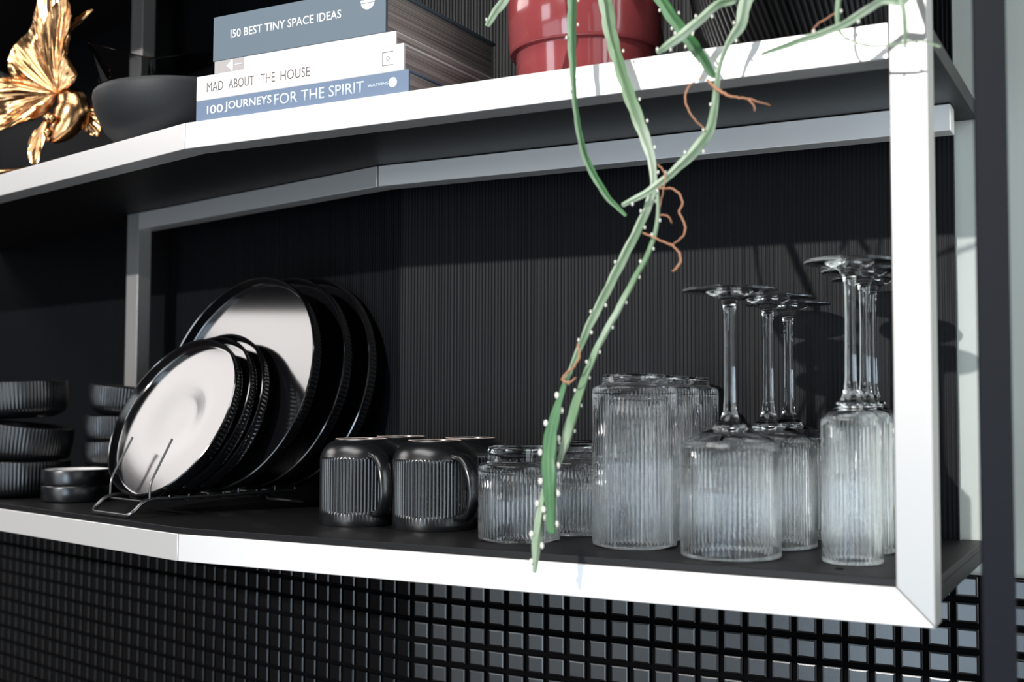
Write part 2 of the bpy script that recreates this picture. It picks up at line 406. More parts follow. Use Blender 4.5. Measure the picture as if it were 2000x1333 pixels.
def mug_handle():
    mb = MB()
    pts = smooth_path([(0.0400, 0, 0.0745), (0.0520, 0, 0.0722), (0.0625, 0, 0.0610), (0.0672, 0, 0.0440), (0.0655, 0, 0.0280), (0.0570, 0, 0.0160), (0.0425, 0, 0.0135)], 7)
    rows = []; n = len(pts); seg = 16; vs = []; fs = []
    for i, p in enumerate(pts):
        t = (pts[min(i+1, n-1)]-pts[max(i-1, 0)]).normalized(); s = Vector((0, 1, 0)); b = t.cross(s)
        k = i/(n-1); w = 0.0062 + 0.0030*(1-k)**2; h = 0.0040+0.0006*(1-k)
        for j in range(seg):
            a = 2*pi*j/seg; c_, s_ = cos(a), sin(a)
            c_ = math.copysign(abs(c_)**0.8, c_); s_ = math.copysign(abs(s_)**0.8, s_)
            vs.append(p + s*w*c_ + b*h*s_)
    for i in range(n-1):
        for j in range(seg):
            fs.append((i*seg+j, i*seg+(j+1) % seg, (i+1)*seg+(j+1) % seg, (i+1)*seg+j))
    fs.append(tuple(range(seg))); fs.append(tuple((n-1)*seg+j for j in range(seg)))
    mb.add(vs, fs); return mb.me('handle', 60)
mug_h = mug_handle()
mb = MB(); lathe(mb, [(0.0257, 0.0900), (0.0259, 0.09055), (0.0274, 0.09055), (0.0276, 0.0900)], 96, closed=True); mug_r = mb.me('foot_ring', 50)
GM = 'upside down ribbed black mugs'
mug = empty('mug', (0.1363, 0.130, BT), (0, 0, radians(-33)))
tag(mug, 'black ribbed mug upside down at the front, directly right of the plate rack', 'mug', GM)
link('mug_body', mug_me, M['ston'], mug, False); link('handle', mug_h, M['ston'], mug, False)
tag(link('foot_ring', mug_r, M['raw'], mug, False), 'pale unglazed ring on the upturned base')
for x, y, r, lab in ((0.2291, 0.130, -23, 'black ribbed mug upside down at the front, just left of the short tumblers'),
                     (0.1260, 0.222, 150, 'black ribbed mug half hidden behind the front mug nearest the plates'),
                     (0.2180, 0.222, 18, 'black ribbed mug at the back, behind the front mug beside the tumblers')):
    c = dup(mug, lab); c.location = (x, y, BT); c.rotation_euler = (0, 0, radians(r))

# ------------------------------------------------------------ ribbed glassware (standing upside down)
def tumbler_me(R, hb, ht, rb, nm):
    mb = MB(); w = 0.0016
    sh_ = 0.0075
    pr_ = [(0, ht-0.0035), (rb-0.006, ht-0.0040), (rb-0.004, ht-0.0008), (rb-0.0022, ht), (rb-0.0008, ht-0.0006), (rb, ht-0.0022), (rb, hb+0.0022), (rb+0.0012, hb+0.0008), (R-0.004, hb), (R-0.0018, hb-0.0008), (R-0.0004, hb-0.003),
           (R, hb-0.006, 0.6), (R, hb-0.010, 1), (R, hb*0.66, 1), (R, hb*0.33, 1), (R, 0.006, 1), (R, 0.0035, 0.4), (R-0.0002, 0.0018), (R-0.0007, 0.0004), (R-0.0013, 0.0), (R-w-0.0004, 0.0006),
           (R-w-0.0010, 0.004), (R-w-0.0012, hb*0.5), (R-w-0.0016, hb-0.010), (R-w-0.005, hb-0.0062), (rb*0.7, hb-0.0040), (0, hb-0.0036)]
    lathe(mb, pr_, 512, (64, 0.0007)); return mb.me(nm, 45)
def row(name, me, labs, cat, grp, pos):
    for i, (x, y) in enumerate(pos):
        o = link(name, me, M['glass'], None, False); o.location = (x, y, BT+0.0001); o.rotation_euler = (0, 0, i*0.41+0.2)
        tag(o, labs[i], cat, grp)
row('tumbler', tumbler_me(0.039, 0.0725, 0.0885, 0.0300, 'short_tumbler'),
    ('short clear ribbed tumbler upside down at the front, beside the mugs',
     'short clear ribbed tumbler second in its row, behind the hanging cactus tip',
     'short clear ribbed tumbler last in its row, against the back panel'), 'glass', 'short ribbed tumblers',
    ((0.3549, 0.080), (0.372, 0.161), (0.353, 0.2395)))
row('highball_glass', tumbler_me(0.0385, 0.1460, 0.1560, 0.0290, 'tall_tumbler'),
    ('tall clear ribbed glass upside down at the front, left of the wine glasses',
     'tall clear ribbed glass second in its row, behind the front tall glass',
     'tall clear ribbed glass last in its row, near the back panel'), 'glass', 'tall ribbed glasses',
    ((0.4675, 0.0920), (0.4620, 0.1700), (0.4555, 0.2477)))
def stem_glass(R, hs, hb, hf, rf, rib, rs, nm):
    # bowl rim at z=0, shoulder hs, bowl bottom hb, foot top hf
    mb = MB(); w = 0.0013
    bowl = MB()
    out = [(R-0.0011, 0.0), (R-0.0003, 0.0005), (R, 0.0018, 0.2), (R, 0.005, 1), (R, hs*0.35, 1), (R, hs*0.7, 1), (R, hs-0.008, 1), (R, hs-0.004, 0.7), (R-0.0006, hs-0.001, 0.2), (R-0.003, hs+0.0012)]
    k = hb-hs
    out += [(R*0.80, hs+k*0.34), (R*0.55, hs+k*0.66), (R*0.34, hs+k*0.86), (rs*3.0, hs+k*0.97), (rs*1.9, hb+0.003), (rs*1.25, hb+0.012), (rs*1.05, hb+0.022)]
    stem = [(rs, hb+0.04), (rs*0.92, (hb+hf)/2+0.01), (rs, hf-0.022), (rs*1.25, hf-0.014), (rs*2.0, hf-0.0085), (rs*3.4, hf-0.0055), (rf*0.5, hf-0.0036), (rf*0.8, hf-0.0029), (rf-0.0018, hf-0.0027), (rf-0.0004, hf-0.0021), (rf, hf-0.0012), (rf-0.0005, hf-0.0004), (rf-0.0018, hf), (rf*0.6, hf-0.0006), (0, hf-0.0012)]
    inn = [(0, hb-0.0030), (R*0.30, hs+k*0.86-0.0022), (R*0.55, hs+k*0.66-0.0020), (R*0.78, hs+k*0.34-0.0018), (R-0.0042, hs-0.0008), (R-w-0.0008, hs-0.006), (R-w-0.0008, hs*0.5), (R-w-0.0006, 0.004), (R-0.0017, 0.0006)]
    prof = inn[::-1][::-1]
    full = inn + out + stem
    lathe(mb, full, rib*8, (rib, 0.0007)); return mb.me(nm, 45)
row('wine_glass', stem_glass(0.0425, 0.0950, 0.1115, 0.2285, 0.0410, 70, 0.0046, 'wine_glass'),
    ('ribbed wine glass upside down at the front, right of the tall glasses',
     'ribbed wine glass second in its row, behind the front wine glass',
     'ribbed wine glass last in its row, close to the back panel'), 'glass', 'ribbed wine glasses',
    ((0.5665, 0.0665), (0.5755, 0.1520), (0.5710, 0.2378)))
row('champagne_flute', stem_glass(0.0245, 0.1180, 0.1300, 0.2490, 0.0375, 46, 0.0044, 'champagne_flute'),
    ('slim ribbed flute upside down at the front, beside the pale metal post',
     'slim ribbed flute second in its row, partly hidden by the pale post',
     'slim ribbed flute last in its row, mostly hidden behind the pale post'), 'glass', 'ribbed champagne flutes',
    ((0.6670, 0.0750), (0.6625, 0.1525), (0.6530, 0.2300)))

# ------------------------------------------------------------ plates in the rack
def plate_me(R, h, nm, nr):
    mb = MB(); rin = R-0.0032
    fl = [(0, 0.0028), (R*0.10, 0.0028), (R*0.20, 0.0029), (R*0.30, 0.0036), (R*0.42, 0.0052), (R*0.52, 0.0060), (R*0.60, 0.0062), (R*0.80, 0.0062), (R*0.93, 0.0062), (R*0.945, 0.0062)] if R < 0.12 else [(0, 0.0060), (R*0.3, 0.0060), (R*0.6, 0.0060), (R*0.80, 0.0060), (R*0.945, 0.0060), (R*0.957, 0.0060)]
    pr_ = fl + [ (rin-0.0022, 0.0063), (rin-0.0012, 0.0072), (rin-0.0005, 0.0092), (rin-0.0002, h-0.003), (rin+0.0004, h-0.0006), (R-0.0016, h), (R-0.0006, h-0.0006), (R-0.0002, h-0.0022, 0.3),
           (R-0.0002, h-0.004, 1), (R-0.0006, h*0.6, 1), (R-0.0014, 0.0060, 1), (R-0.0026, 0.0035, 0.4), (R-0.006, 0.0014), (R*0.72, 0.0012), (R*0.70, 0.0), (R*0.66, 0.0), (R*0.64, 0.0015), (0, 0.0015)]
    lathe(mb, pr_, nr*4, (nr, 0.0010)); return mb.me(nm, 40)
A0 = radians(14.6); ax = Vector((sin(A0), cos(A0), 0)); bx = Vector((cos(A0), -sin(A0), 0))
def place_plate(name, me, c, az, el, h, lab, grp):
    n = dirv(az, el); u = Vector((0, 0, 1)).cross(n).normalized(); v = n.cross(u)
    o = link(name, me, M['plate'], None, False)
    o.matrix_world = Matrix.Translation(Vector(c)-n*h) @ Matrix((u, v, n)).transposed().to_4x4()
    tag(o, lab, 'plate', grp)
sp = plate_me(0.1043, 0.0175, 'small_plate', 120); lp = plate_me(0.1367, 0.0190, 'large_plate', 150)
cs, cl_ = Vector((-0.137, 0.1265, 0.1203)), Vector((-0.100, 0.1936, 0.1610))
for i, lab in enumerate(('small black plate at the front of the rack, its whole face showing', 'small black plate second in the rack, behind the front small plate', 'small black plate third in the rack, next to the large plates')):
    place_plate('side_plate', sp, cs+ax*(0.0225-0.001*i)*i+Vector((0, 0, 0.0018*i)), 10, (27.4, 25.2, 22.4)[i], 0.0175, lab, 'small black plates in the rack')
for i, (s, el, lab) in enumerate(((0, 16.8, 'large black plate nearest the small plates, its face showing'), (0.047, 15.0, 'large black plate in the middle of the three large ones'), (0.087, 11.5, 'large black plate at the back of the rack, beside the wall'))):
    place_plate('dinner_plate', lp, cl_+ax*s+Vector((0, 0, 0.0008*i)), 10, el, 0.0190, lab, 'large black plates in the rack')
rk = empty('plate_rack', (-0.151, 0.051, BT)); tag(rk, 'low black wire rack holding the upright plates', 'plate rack', None)
def RK(a, b, z): return ax*a + bx*b + Vector((0, 0, z-BT))
ra = 0.0428; zr = 0.0265; zf = BT+0.0028
loop = [RK(0.10, ra, zr), RK(0.225, ra, zr), RK(0.244, ra, zf), RK(0.244, -ra, zf), RK(0.225, -ra, zr), RK(0.018, -ra, zr), RK(0.0, -ra, zf), RK(0, ra, zf), RK(0.018, ra, zr), RK(0.10, ra, zr)]
mb = MB(); pts = fillet(loop, 0.010)[:-1]
tube(mb, pts, 0.0026, 10, closed=True); mb.obj('base_frame', M['wire'], rk, 60)
def tine_me(lean):
    t_ = MB(); tube(t_, fillet([(0, 0, 0), (0, 0, 0.0185), (0, lean, 0.068)], 0.008), 0.0014, 8); return t_.me('tine', 60)
t_front, t_back = tine_me(0.027), tine_me(0.021)
t_ = MB(); tube(t_, [(0, 0, 0), (0, 0, 0.0025), (0, 0.0002, 0.0045)], 0.0014, 8); t_short = t_.me('tine', 60)
c_me = MB(); tube(c_me, [(-ra, 0, 0), (ra, 0, 0)], 0.0013, 8); c_me = c_me.me('crossbar', 60)
for i, a in enumerate((0.0232, 0.048, 0.073, 0.098, 0.119, 0.140, 0.166, 0.1925, 0.2225)):
    t_me = t_front if i == 0 else t_back if i in (5, 7) else t_short   # plates leave no room for the others
    for sd in (-1, 1):
        o = link('tine', t_me, M['wire'], rk, False); o.location = RK(a, sd*(ra+0.0008), zr-0.001); o.rotation_euler = (0, 0, -A0)
    o = link('crossbar', c_me, M['wire'], rk, False); o.location = RK(a, 0, zr-0.0030); o.rotation_euler = (0, 0, -A0)

# ------------------------------------------------------------ bowls and little dishes
def bowl_me(R, h, nm, nr):
    mb = MB()
    pr_ = [(0, 0.0050), (R*0.6, 0.0052), (R*0.82, 0.0085), (R-0.0055, 0.018), (R-0.0036, h-0.003), (R-0.0026, h-0.0006), (R-0.0014, h), (R-0.0003, h-0.001, 0.3), (R, h-0.003, 1), (R-0.0004, h*0.6, 1), (R-0.0020, 0.0130, 1), (R-0.0040, 0.0085, 0.4), (R-0.010, 0.0035), (R*0.74, 0.0012), (R*0.70, 0), (R*0.66, 0), (R*0.64, 0.0014), (0, 0.0016)]
    lathe(mb, pr_, nr*5, (nr, 0.0014)); return mb.me(nm, 40)
def stack(name, me, base, items, grp, labs):
    for (dx, dy, z, tx, ty), lab in zip(items, labs):
        o = link(name, me, M['ston'], None, False); o.location = (base.x+dx, base.y+dy, BT+z); o.rotation_euler = (radians(tx), radians(ty), random.random())
        q = Matrix.Rotation(radians(tx), 4, rt0) @ Matrix.Rotation(radians(ty), 4, Vector((-fw.x, -fw.y, 0)).normalized())
        o.matrix_world = Matrix.Translation(o.location) @ q @ Matrix.Rotation(random.random()*3, 4, 'Z'); tag(o, lab, 'bowl', grp)
b1 = Vector((-0.478, 0.193, 0))
stack('bowl', bowl_me(0.068, 0.0485, 'ribbed_bowl', 88), b1, ((0, 0, 0, 0, 0), (0.000, 0, 0.0490, 0, -5.5), (-0.003, -0.002, 0.1050, 0.3, 3.8)), 'black ribbed bowls in the tilted front stack',
      ('black ribbed bowl at the bottom of the front stack, behind the little dishes', 'black ribbed bowl in the middle of the front stack, tilted to the left', 'black ribbed bowl on top of the front stack, tilted to the right'))
b2 = Vector((-0.3690, 0.2785, 0))
stack('small_bowl', bowl_me(0.055, 0.040, 'small_ribbed_bowl', 80), b2, ((0, 0, 0, 0, 0), (0.001, 0, 0.0345, 0, 0), (-0.001, 0, 0.069, 0, -1), (0.004, 0, 0.1085, 0, -6)), 'small black bowls stacked behind the plates',
      ('small black ribbed bowl at the bottom of the rear stack behind the plates', 'small black ribbed bowl second from the bottom of the rear stack', 'small black ribbed bowl third from the bottom of the rear stack', 'small black ribbed bowl on top of the rear stack, tilted'))
mb = MB(); R = 0.0437; h = 0.0208
lathe(mb, [(0, 0.0135), (R*0.7, 0.0137), (R-0.0062, 0.0148), (R-0.0036, 0.0175), (R-0.0025, h-0.0004), (R-0.0014, h), (R-0.0003, h-0.0008), (R, h-0.002), (R, 0.004), (R-0.0012, 0.0012), (R-0.004, 0.0), (R*0.7, 0.0), (R*0.66, 0.001), (0, 0.001)], 96)
d_body = mb.me('dish_body', 40)
mb = MB(); lathe(mb, [(0, 0.0142), (R*0.7, 0.0144), (R-0.0060, 0.0156), (R-0.0038, 0.0180), (R-0.0029, 0.0196), (R-0.0036, 0.0176), (R*0.7, 0.0139), (0, 0.0137)], 96); d_in = mb.me('inner_glaze', 40)
dish = empty('dish', (-0.3495, 0.180, BT)); tag(dish, 'little round black dish underneath, beside the front foot of the plate rack', 'dish', 'little black dishes')
link('dish_body', d_body, M['ston'], dish, False); tag(link('inner_glaze', d_in, M['pale_glaze'], dish, False), 'pale inside of the dish')
c = dup(dish, 'little round black dish on top of another, its pale inside showing'); c.location = (-0.3495, 0.180, BT+0.0209)

# ------------------------------------------------------------ books on the upper shelf
def text_me(s, w, h, off=0.0, space=1.0, sx=None):
    c = bpy.data.curves.new('lettering', 'FONT'); c.body = s; c.size = 1; c.extrude = 0.0; c.offset = off; c.space_character = space; c.resolution_u = 3
    o = bpy.data.objects.new('lettering', c); COL.objects.link(o)
    dg = bpy.context.evaluated_depsgraph_get(); dg.update()
    me = bpy.data.meshes.new_from_object(o.evaluated_get(dg)); bpy.data.objects.remove(o); bpy.data.curves.remove(c)
    xs = [v.co.x for v in me.vertices]; ys = [v.co.y for v in me.vertices]
    x0, x1, y0, y1 = min(xs), max(xs), min(ys), max(ys)
    bm = bmesh.new(); bm.from_mesh(me)
    for v in bm.verts: v.co = ((v.co.x-x0)/(x1-x0)*w, 0, (v.co.y-y0)/(y1-y0)*h)
    r = bmesh.ops.extrude_face_region(bm, geom=bm.faces[:])
    for g in r['geom']:
        if isinstance(g, bmesh.types.BMVert): g.co.y -= 0.00012
    bmesh.ops.recalc_face_normals(bm, faces=bm.faces)
    bm.to_mesh(me); bm.free(); return me
BK = 0.981
def bkx(x): return 0.8867+(x-0.8867)*BK
def book(x0, x1, z0, z1, yd, cover, lab, board_t=0.0024, y0=0.0030, grp='stack of books on the upper shelf', hard=True):
    x0, x1 = bkx(x0), bkx(x1); z0 = zb+(z0-zb)*BK; z1 = zb+(z1-zb)*BK
    r = empty('book', ((x0+x1)/2, y0, z0)); tag(r, lab, 'book', grp)
    w = (x1-x0)/2; h = z1-z0; pin = 0.003 if hard else 0.0006
    mb = MB(); poly = [(0.0006, 0), (0, 0.0006), (0, h-0.0006), (0.0006, h), (yd, h), (yd, h-board_t), (board_t+0.0006, h-board_t), (board_t+0.0006, board_t), (yd, board_t), (yd, 0)]
    n = len(poly); vs = [(-w, y, z) for y, z in poly] + [(w, y, z) for y, z in poly]
    mb.add(vs, [tuple(range(n)), tuple(range(n, 2*n))[::-1]] + [(i, (i+1) % n, n+(i+1) % n, n+i) for i in range(n)])
    mb.obj('cover', cover, r, 30)
    mb = MB(); box(mb, -w+pin, w-pin, board_t+0.0008, yd-pin, board_t+0.0001, h-board_t-0.0001)
    o = mb.obj('page_block', M['pages'], r, 30)
    return r, w, h
def put(me, name, r, x, z, m, y=-0.00005):
    o = link(name, me, m, r, False); o.location = (x, y, z); return o
def disc(name, r, x, z, rad, m, hole=None):
    mb = MB(); k = 40
    vs = [(rad*cos(2*pi*i/k), 0, rad*sin(2*pi*i/k)) for i in range(k)]
    vs2 = [(a, -0.00012, c) for a, b, c in vs]
    mb.add(vs+vs2, [tuple(range(k)), tuple(range(k, 2*k))[::-1]] + [(i, (i+1) % k, k+(i+1) % k, k+i) for i in range(k)])
    return put(mb.me(name), name, r, x, z, m)
def bar(name, r, x0, x1, z0, z1, m, y=-0.00005):
    mb = MB(); box(mb, x0, x1, -0.00012, 0, z0, z1); return put(mb.me(name), name, r, 0, 0, m, y)
zb = UT+0.0001
# bottom: blue
r, w, h = book(-0.0043, 0.2650, zb, zb+0.0219, 0.200, M['blue'], 'dusty blue book at the bottom of the pile, 100 JOURNEYS on its spine', 0.0016)
X = lambda f: -w + 2*w*f
put(text_me('1', 2*w*0.0070, 0.0090, 0.014), 'lettering', r, X(0.056), 0.0062, M['ink_w'])
put(text_me('00', 2*w*0.066, 0.0090, 0.014), 'lettering', r, X(0.071), 0.0062, M['ink_w'])
put(text_me('JOURNEYS', 2*w*0.232, 0.0112, 0.016), 'lettering', r, X(0.147), 0.0056, M['ink_w'])
put(text_me('FOR THE SPIRIT', 2*w*0.415, 0.0112, 0.004), 'lettering', r, X(0.392), 0.0056, M['ink_lb'])
put(text_me('WATKINS', 2*w*0.090, 0.0028, 0.0), 'lettering', r, X(0.822), 0.0098, M['ink_lb'])
disc('emblem', r, X(0.932), 0.0112, 0.0048, M['ink_lb'])
# mad about the house
r, w, h = book(-0.0043, 0.2592, zb+0.0220, zb+0.0484, 0.212, M['white'], 'white book MAD ABOUT THE HOUSE, second from the bottom of the pile', 0.0018)
for s, a, b_ in (('MAD', 0.055, 0.085), ('ABOUT', 0.168, 0.130), ('THE', 0.332, 0.070), ('HOUSE', 0.430, 0.142)):
    put(text_me(s, 2*w*b_, 0.0098, -0.004), 'lettering', r, X(a), 0.0082, M['ink_g'])
put(text_me('KATE WATSON-SMYTH', 2*w*0.235, 0.0032, 0.0, 1.2), 'lettering', r, X(0.625), 0.0125, M['ink_p'])
ex, ez = X(0.905), 0.0064
for a in ((0, 0.0125, 0, 0.0008), (0, 0.0125, 0.0127, 0.0135), (0, 0.0008, 0, 0.0135)):
    bar('emblem', r, ex+a[0], ex+a[1], ez+a[2], ez+a[3], M['ink_g'])
put(text_me('D', 0.0040, 0.0042, 0.0), 'emblem', r, ex+0.0048, ez+0.0048, M['ink_g'])
# thin white book with a grey label
r, w, h = book(0.0204, 0.2500, zb+0.0485, zb+0.0617, 0.208, M['white'], 'thin white book with grey label, third in the pile', 0.0010)
bar('spine_label', r, -w+0.0003, X(0.175), 0.0004, 0.0126, M['label'])
bar('spine_label', r, X(0.098), X(0.110), 0.0004, 0.0126, M['white'], -0.0003)
mb = MB(); q = [(0, 0, 0), (0.006, 0, 0.0042), (0.006, 0, -0.0042)]; mb.add(q+[(a, -0.00012, c) for a, b, c in q], [(0, 1, 2), (5, 4, 3), (0, 3, 4, 1), (1, 4, 5, 2), (2, 5, 3, 0)])
put(mb.me('emblem'), 'emblem', r, X(0.072), 0.0065, M['white'], -0.0003)
bar('emblem', r, X(0.120), X(0.165), 0.0058, 0.0070, M['ink_p'], -0.0003)
# big slate book
r, w, h = book(0.0181, 0.2378, zb+0.0618, zb+0.1095, 0.215, M['slate'], 'thick slate blue book 150 BEST TINY SPACE IDEAS on top of the pile', 0.0030)
put(text_me('1', 2*w*0.0058, 0.0088, 0.012), 'lettering', r, X(0.108), 0.0215, M['ink_w'])
put(text_me('50 BEST TINY SPACE IDEAS', 2*w*0.638, 0.0088, 0.012, 1.0), 'lettering', r, X(0.120), 0.0215, M['ink_w'])
disc('emblem', r, X(0.903), 0.0335, 0.0082, M['ink_w'])
for z in (0.0318, 0.0352): bar('emblem', r, X(0.903)-0.0082, X(0.903)+0.0082, z-0.0003, z+0.0003, M['slate'], -0.0003)

# ------------------------------------------------------------ big matte bowl and smoked glass bowl
def lathe_obj(name, prof, m, loc, seg=96, rot=(0, 0, 0), sharp=45):
    mb = MB(); lathe(mb, prof, seg); o = mb.obj(name, m, None, sharp); o.location = loc; o.rotation_euler = rot; return o
o = lathe_obj('serving_bowl', [(0, 0.006), (0.06, 0.007), (0.088, 0.022), (0.104, 0.046), (0.1075, 0.068), (0.1085, 0.0700), (0.110, 0.0705), (0.1112, 0.0690), (0.1120, 0.064), (0.1095, 0.048), (0.098, 0.026), (0.080, 0.008), (0.060, 0.0005), (0.05, 0.0), (0, 0.0)], M['bowl'], (-0.1260, 0.1400, UT+0.0001))
tag(o, 'wide matte charcoal bowl on the upper shelf, left of the books', 'bowl')
mb = MB()
k = 6; rimz = [0.176, 0.150, 0.182, 0.152, 0.178, 0.150]; ri = [0.098, 0.094, 0.100, 0.094, 0.098, 0.094]
ou, inn, bo, bi = [], [], [], []
for i in range(k):
    a = 2*pi*i/k+0.15
    ou.append((ri[i]*cos(a), ri[i]*sin(a), rimz[i])); inn.append(((ri[i]-0.004)*cos(a), (ri[i]-0.004)*sin(a), rimz[i]-0.0004))
    bo.append((0.045*cos(a+0.3), 0.045*sin(a+0.3), 0)); bi.append((0.040*cos(a+0.3), 0.040*sin(a+0.3), 0.006))
vs = bo+ou+inn+bi; fs = []
for i in range(k):
    j = (i+1) % k
    for p in (0, 1, 2):
        A_, B_ = p*k, (p+1)*k
        if p == 1: fs.append((A_+i, A_+j, B_+j, B_+i))
        else: fs += [(A_+i, A_+j, B_+i), (A_+j, B_+j, B_+i)]
fs += [tuple(range(k))[::-1], tuple(3*k+i for i in range(k))]
mb.add(vs, fs); o = mb.obj('glass_bowl', M['smoke'], None, 5); o.location = (-0.300, 0.2600, UT+0.0002)
tag(o, 'faceted smoked glass bowl behind the wide charcoal bowl and gold figurine', 'bowl')

# ------------------------------------------------------------ gold fish figurine
hub = Vector((-0.3725, 0.1550, 0.5440)); th = radians(8)
gx = Vector((cos(th), sin(th), 0)); gy = Vector((-sin(th), cos(th), 0))
fish = empty('fish_figurine', (hub.x, hub.y, UT+0.0002)); tag(fish, 'gold goldfish figurine diving head down with flowing pleated fins', 'figurine')
finv = Matrix.Translation(-fish.location)
def FP(u, v, d=0):                        # figurine sheet: u across, v up from the hub, d into the depth (centimetres)
    p = gx*(u*0.01) + Vector((0, 0, v*0.01)) + gy*(d*0.01); p = p + hub
    p.z = max(p.z, UT+0.0004); return p
def fpart(mb, name, sharp=60):
    o = mb.obj(name, M['gold'], fish, sharp); o.matrix_parent_inverse = finv; return o
def fin(name, h, edge, folds, amp, curl, th_=0.30, ns=26, nt=12, ph=0.0, twist=0.0, bow=(0, 0), fine=0.045, lip=0.5):
    # strands sweep from the hub to the edge along bent paths; broad folds carry fine wrinkles
    E_ = smooth_path([Vector((a, b, c)) for a, b, c in edge], nt); n = len(E_); hv = Vector(h)
    F = []
    for i in range(ns+1):
        s = i/ns
        for j, e in enumerate(E_):
            t = j/(n-1); d_ = e-hv
            perp = Vector((-d_.y, d_.x, 0)).normalized()
            c = hv.lerp(e, 0.55) + perp*(bow[0]*(1-t)+bow[1]*t)
            p = hv*(1-s)**2 + c*2*s*(1-s) + e*s*s
            w = min(1, s*1.6)
            broad = sin(2*pi*folds*t + ph + 0.9*sin(2.6*s+t*3))
            d = amp*w*(broad + 0.35*sin(2*pi*folds*0.5*t+1.1+2*s)) + curl*s*s + twist*(t-0.5)*s
            d += fine*w*sin(2*pi*folds*4.2*t + 2.2*sin(3*s+ph)) + 0.4*fine*sin(2*pi*folds*9*t+4*s)
            if s > 0.82: d -= lip*((s-0.82)/0.18)**2*(0.6+0.4*broad)
            F.append(p + perp*0.10*sin(4*s+t*7+ph)*s + Vector((0, 0, d)))
    K = len(F); hh = [th_*(1.25-0.75*(k//n)/ns)/2 for k in range(K)]
    vs = [FP(p.x, p.y, p.z-hh[k]) for k, p in enumerate(F)] + [FP(p.x, p.y, p.z+hh[k]) for k, p in enumerate(F)]
    fs = []
    for i in range(ns):
        for j in range(n-1):
            a, b_, c, d = i*n+j, i*n+j+1, (i+1)*n+j+1, (i+1)*n+j
            fs += [(a, b_, c, d), (K+d, K+c, K+b_, K+a)]
    for i in range(ns):
        for j in (0, n-1): fs.append((i*n+j, (i+1)*n+j, K+(i+1)*n+j, K+i*n+j))
    for j in range(n-1): fs.append((ns*n+j, ns*n+j+1, K+ns*n+j+1, K+ns*n+j))
    mb = MB(); mb.add(vs, fs); return fpart(mb, name, 80)
def q(u, v): return ((u-112)/13.38, (175-v)/16.6)
def ql(l): return [(*q(u, v), d) for u, v, d in l]
fin('tail_fin', (*q(116, 184), 0.2), ql([(24, 158, -1.0), (14, 128, -0.8), (12, 95, -0.4), (22, 60, 0.0), (44, 30, 0.2), (56, -8, 0.3), (74, -55, 0.5), (104, -78, 0.4), (124, -55, -0.2), (118, -8, -0.5), (106, 28, -0.4)]), 3.3, 0.42, 0.2, nt=14, ns=34, bow=(0.3, 1.5), lip=0.6)
fin('dorsal_fin', (*q(121, 186), -0.6), ql([(88, 104, -1.0), (94, 70, -1.3), (104, 30, -1.2), (122, -6, -1.2), (146, -14, -1.1), (158, 12, -1.2), (159, 42, -1.3), (146, 66, -1.1), (140, 84, -0.9), (148, 116, -0.8), (163, 150, -0.6), (146, 176, -0.4)]), 3.6, 0.30, -0.3, nt=12, ns=30, ph=1.0, bow=(0.8, 0.5), lip=0.4)
fin('side_fin', (*q(114, 184), -0.4), ql([(34, 146, -0.6), (2, 144, -0.5), (2, 168, -0.9), (8, 188, -0.6), (1, 212, -1.0), (4, 240, -1.2), (16, 262, -1.3), (44, 250, -0.7), (70, 240, -0.5), (86, 212, -0.3)]), 2.6, 0.40, -0.7, nt=12, ns=28, ph=0.5, bow=(-0.4, 0.9), lip=0.5)
fin('pelvic_fin', (*q(88, 240), -0.2), ql([(66, 262, -0.3), (57, 292, -0.4), (60, 330, -0.4), (78, 332, -0.3), (92, 290, -0.3), (96, 262, -0.2)]), 1.2, 0.14, -0.1, bow=(0.1, 0.1), lip=0.1)
fin('pectoral_fin', (*q(150, 225), 1.2), ql([(158, 204, 1.4), (176, 216, 1.6), (188, 244, 1.6), (184, 276, 1.5), (166, 272, 1.4), (150, 258, 1.3)]), 2, 0.18, 0.2, bow=(0.2, 0.2), lip=0.2)
fin('tail_tip', (*q(118, 60), 0.1), ql([(140, 14, 0.6), (166, 2, 0.6), (178, 4, 0.6), (168, 14, 0.6), (154, 24, 0.6)]), 1, 0.1, 0.1, bow=(0.2, 0.1), lip=0.1)
# body: a plump fish, head down
mb = MB()
path = [(120, 172, 0.4), (128, 188, 0.5), (136, 206, 0.6), (138, 226, 0.5), (132, 248, 0.2), (122, 268, -0.2), (113, 283, -0.5), (109, 291, -0.6)]
rad = [0.9, 1.7, 2.35, 2.6, 2.3, 1.7, 1.05, 0.45]
ps = smooth_path([Vector((*q(u, v), d)) for u, v, d in path], 6); nr = len(ps)
rr = [r_.x for r_ in smooth_path([Vector((r_, 0, 0)) for r_ in rad], 6)]
vs, fs = [], []; sg = 28
for i, p in enumerate(ps):
    t = (ps[min(i+1, nr-1)]-ps[max(i-1, 0)]).normalized(); s_ = Vector((-t.y, t.x, 0)).normalized(); b_ = t.cross(s_)
    for j in range(sg):
        a = 2*pi*j/sg; k = 1+0.025*sin(i*1.9+j*pi)
        x = p + s_*rr[i]*cos(a)*0.98*k + b_*rr[i]*0.72*sin(a)*k
        vs.append(FP(*x))
for i in range(nr-1):
    for j in range(sg): fs.append((i*sg+j, i*sg+(j+1) % sg, (i+1)*sg+(j+1) % sg, (i+1)*sg+j))
fs += [tuple(range(sg))[::-1], tuple((nr-1)*sg+j for j in range(sg))]
mb.add(vs, fs)
fpart(mb, 'body', 70)
def blob(name, u, v, d, r_, sx=1, sy=1):
    mb = MB(); lathe(mb, [(0, -1)]+[(cos(radians(a)), sin(radians(a))) for a in range(-75, 76, 15)]+[(0, 1)], 20)
    c = FP(*q(u, v), d); mb.v = [tuple(Vector(x)*r_*0.01 + c) for x in mb.v]; return fpart(mb, name, 80)
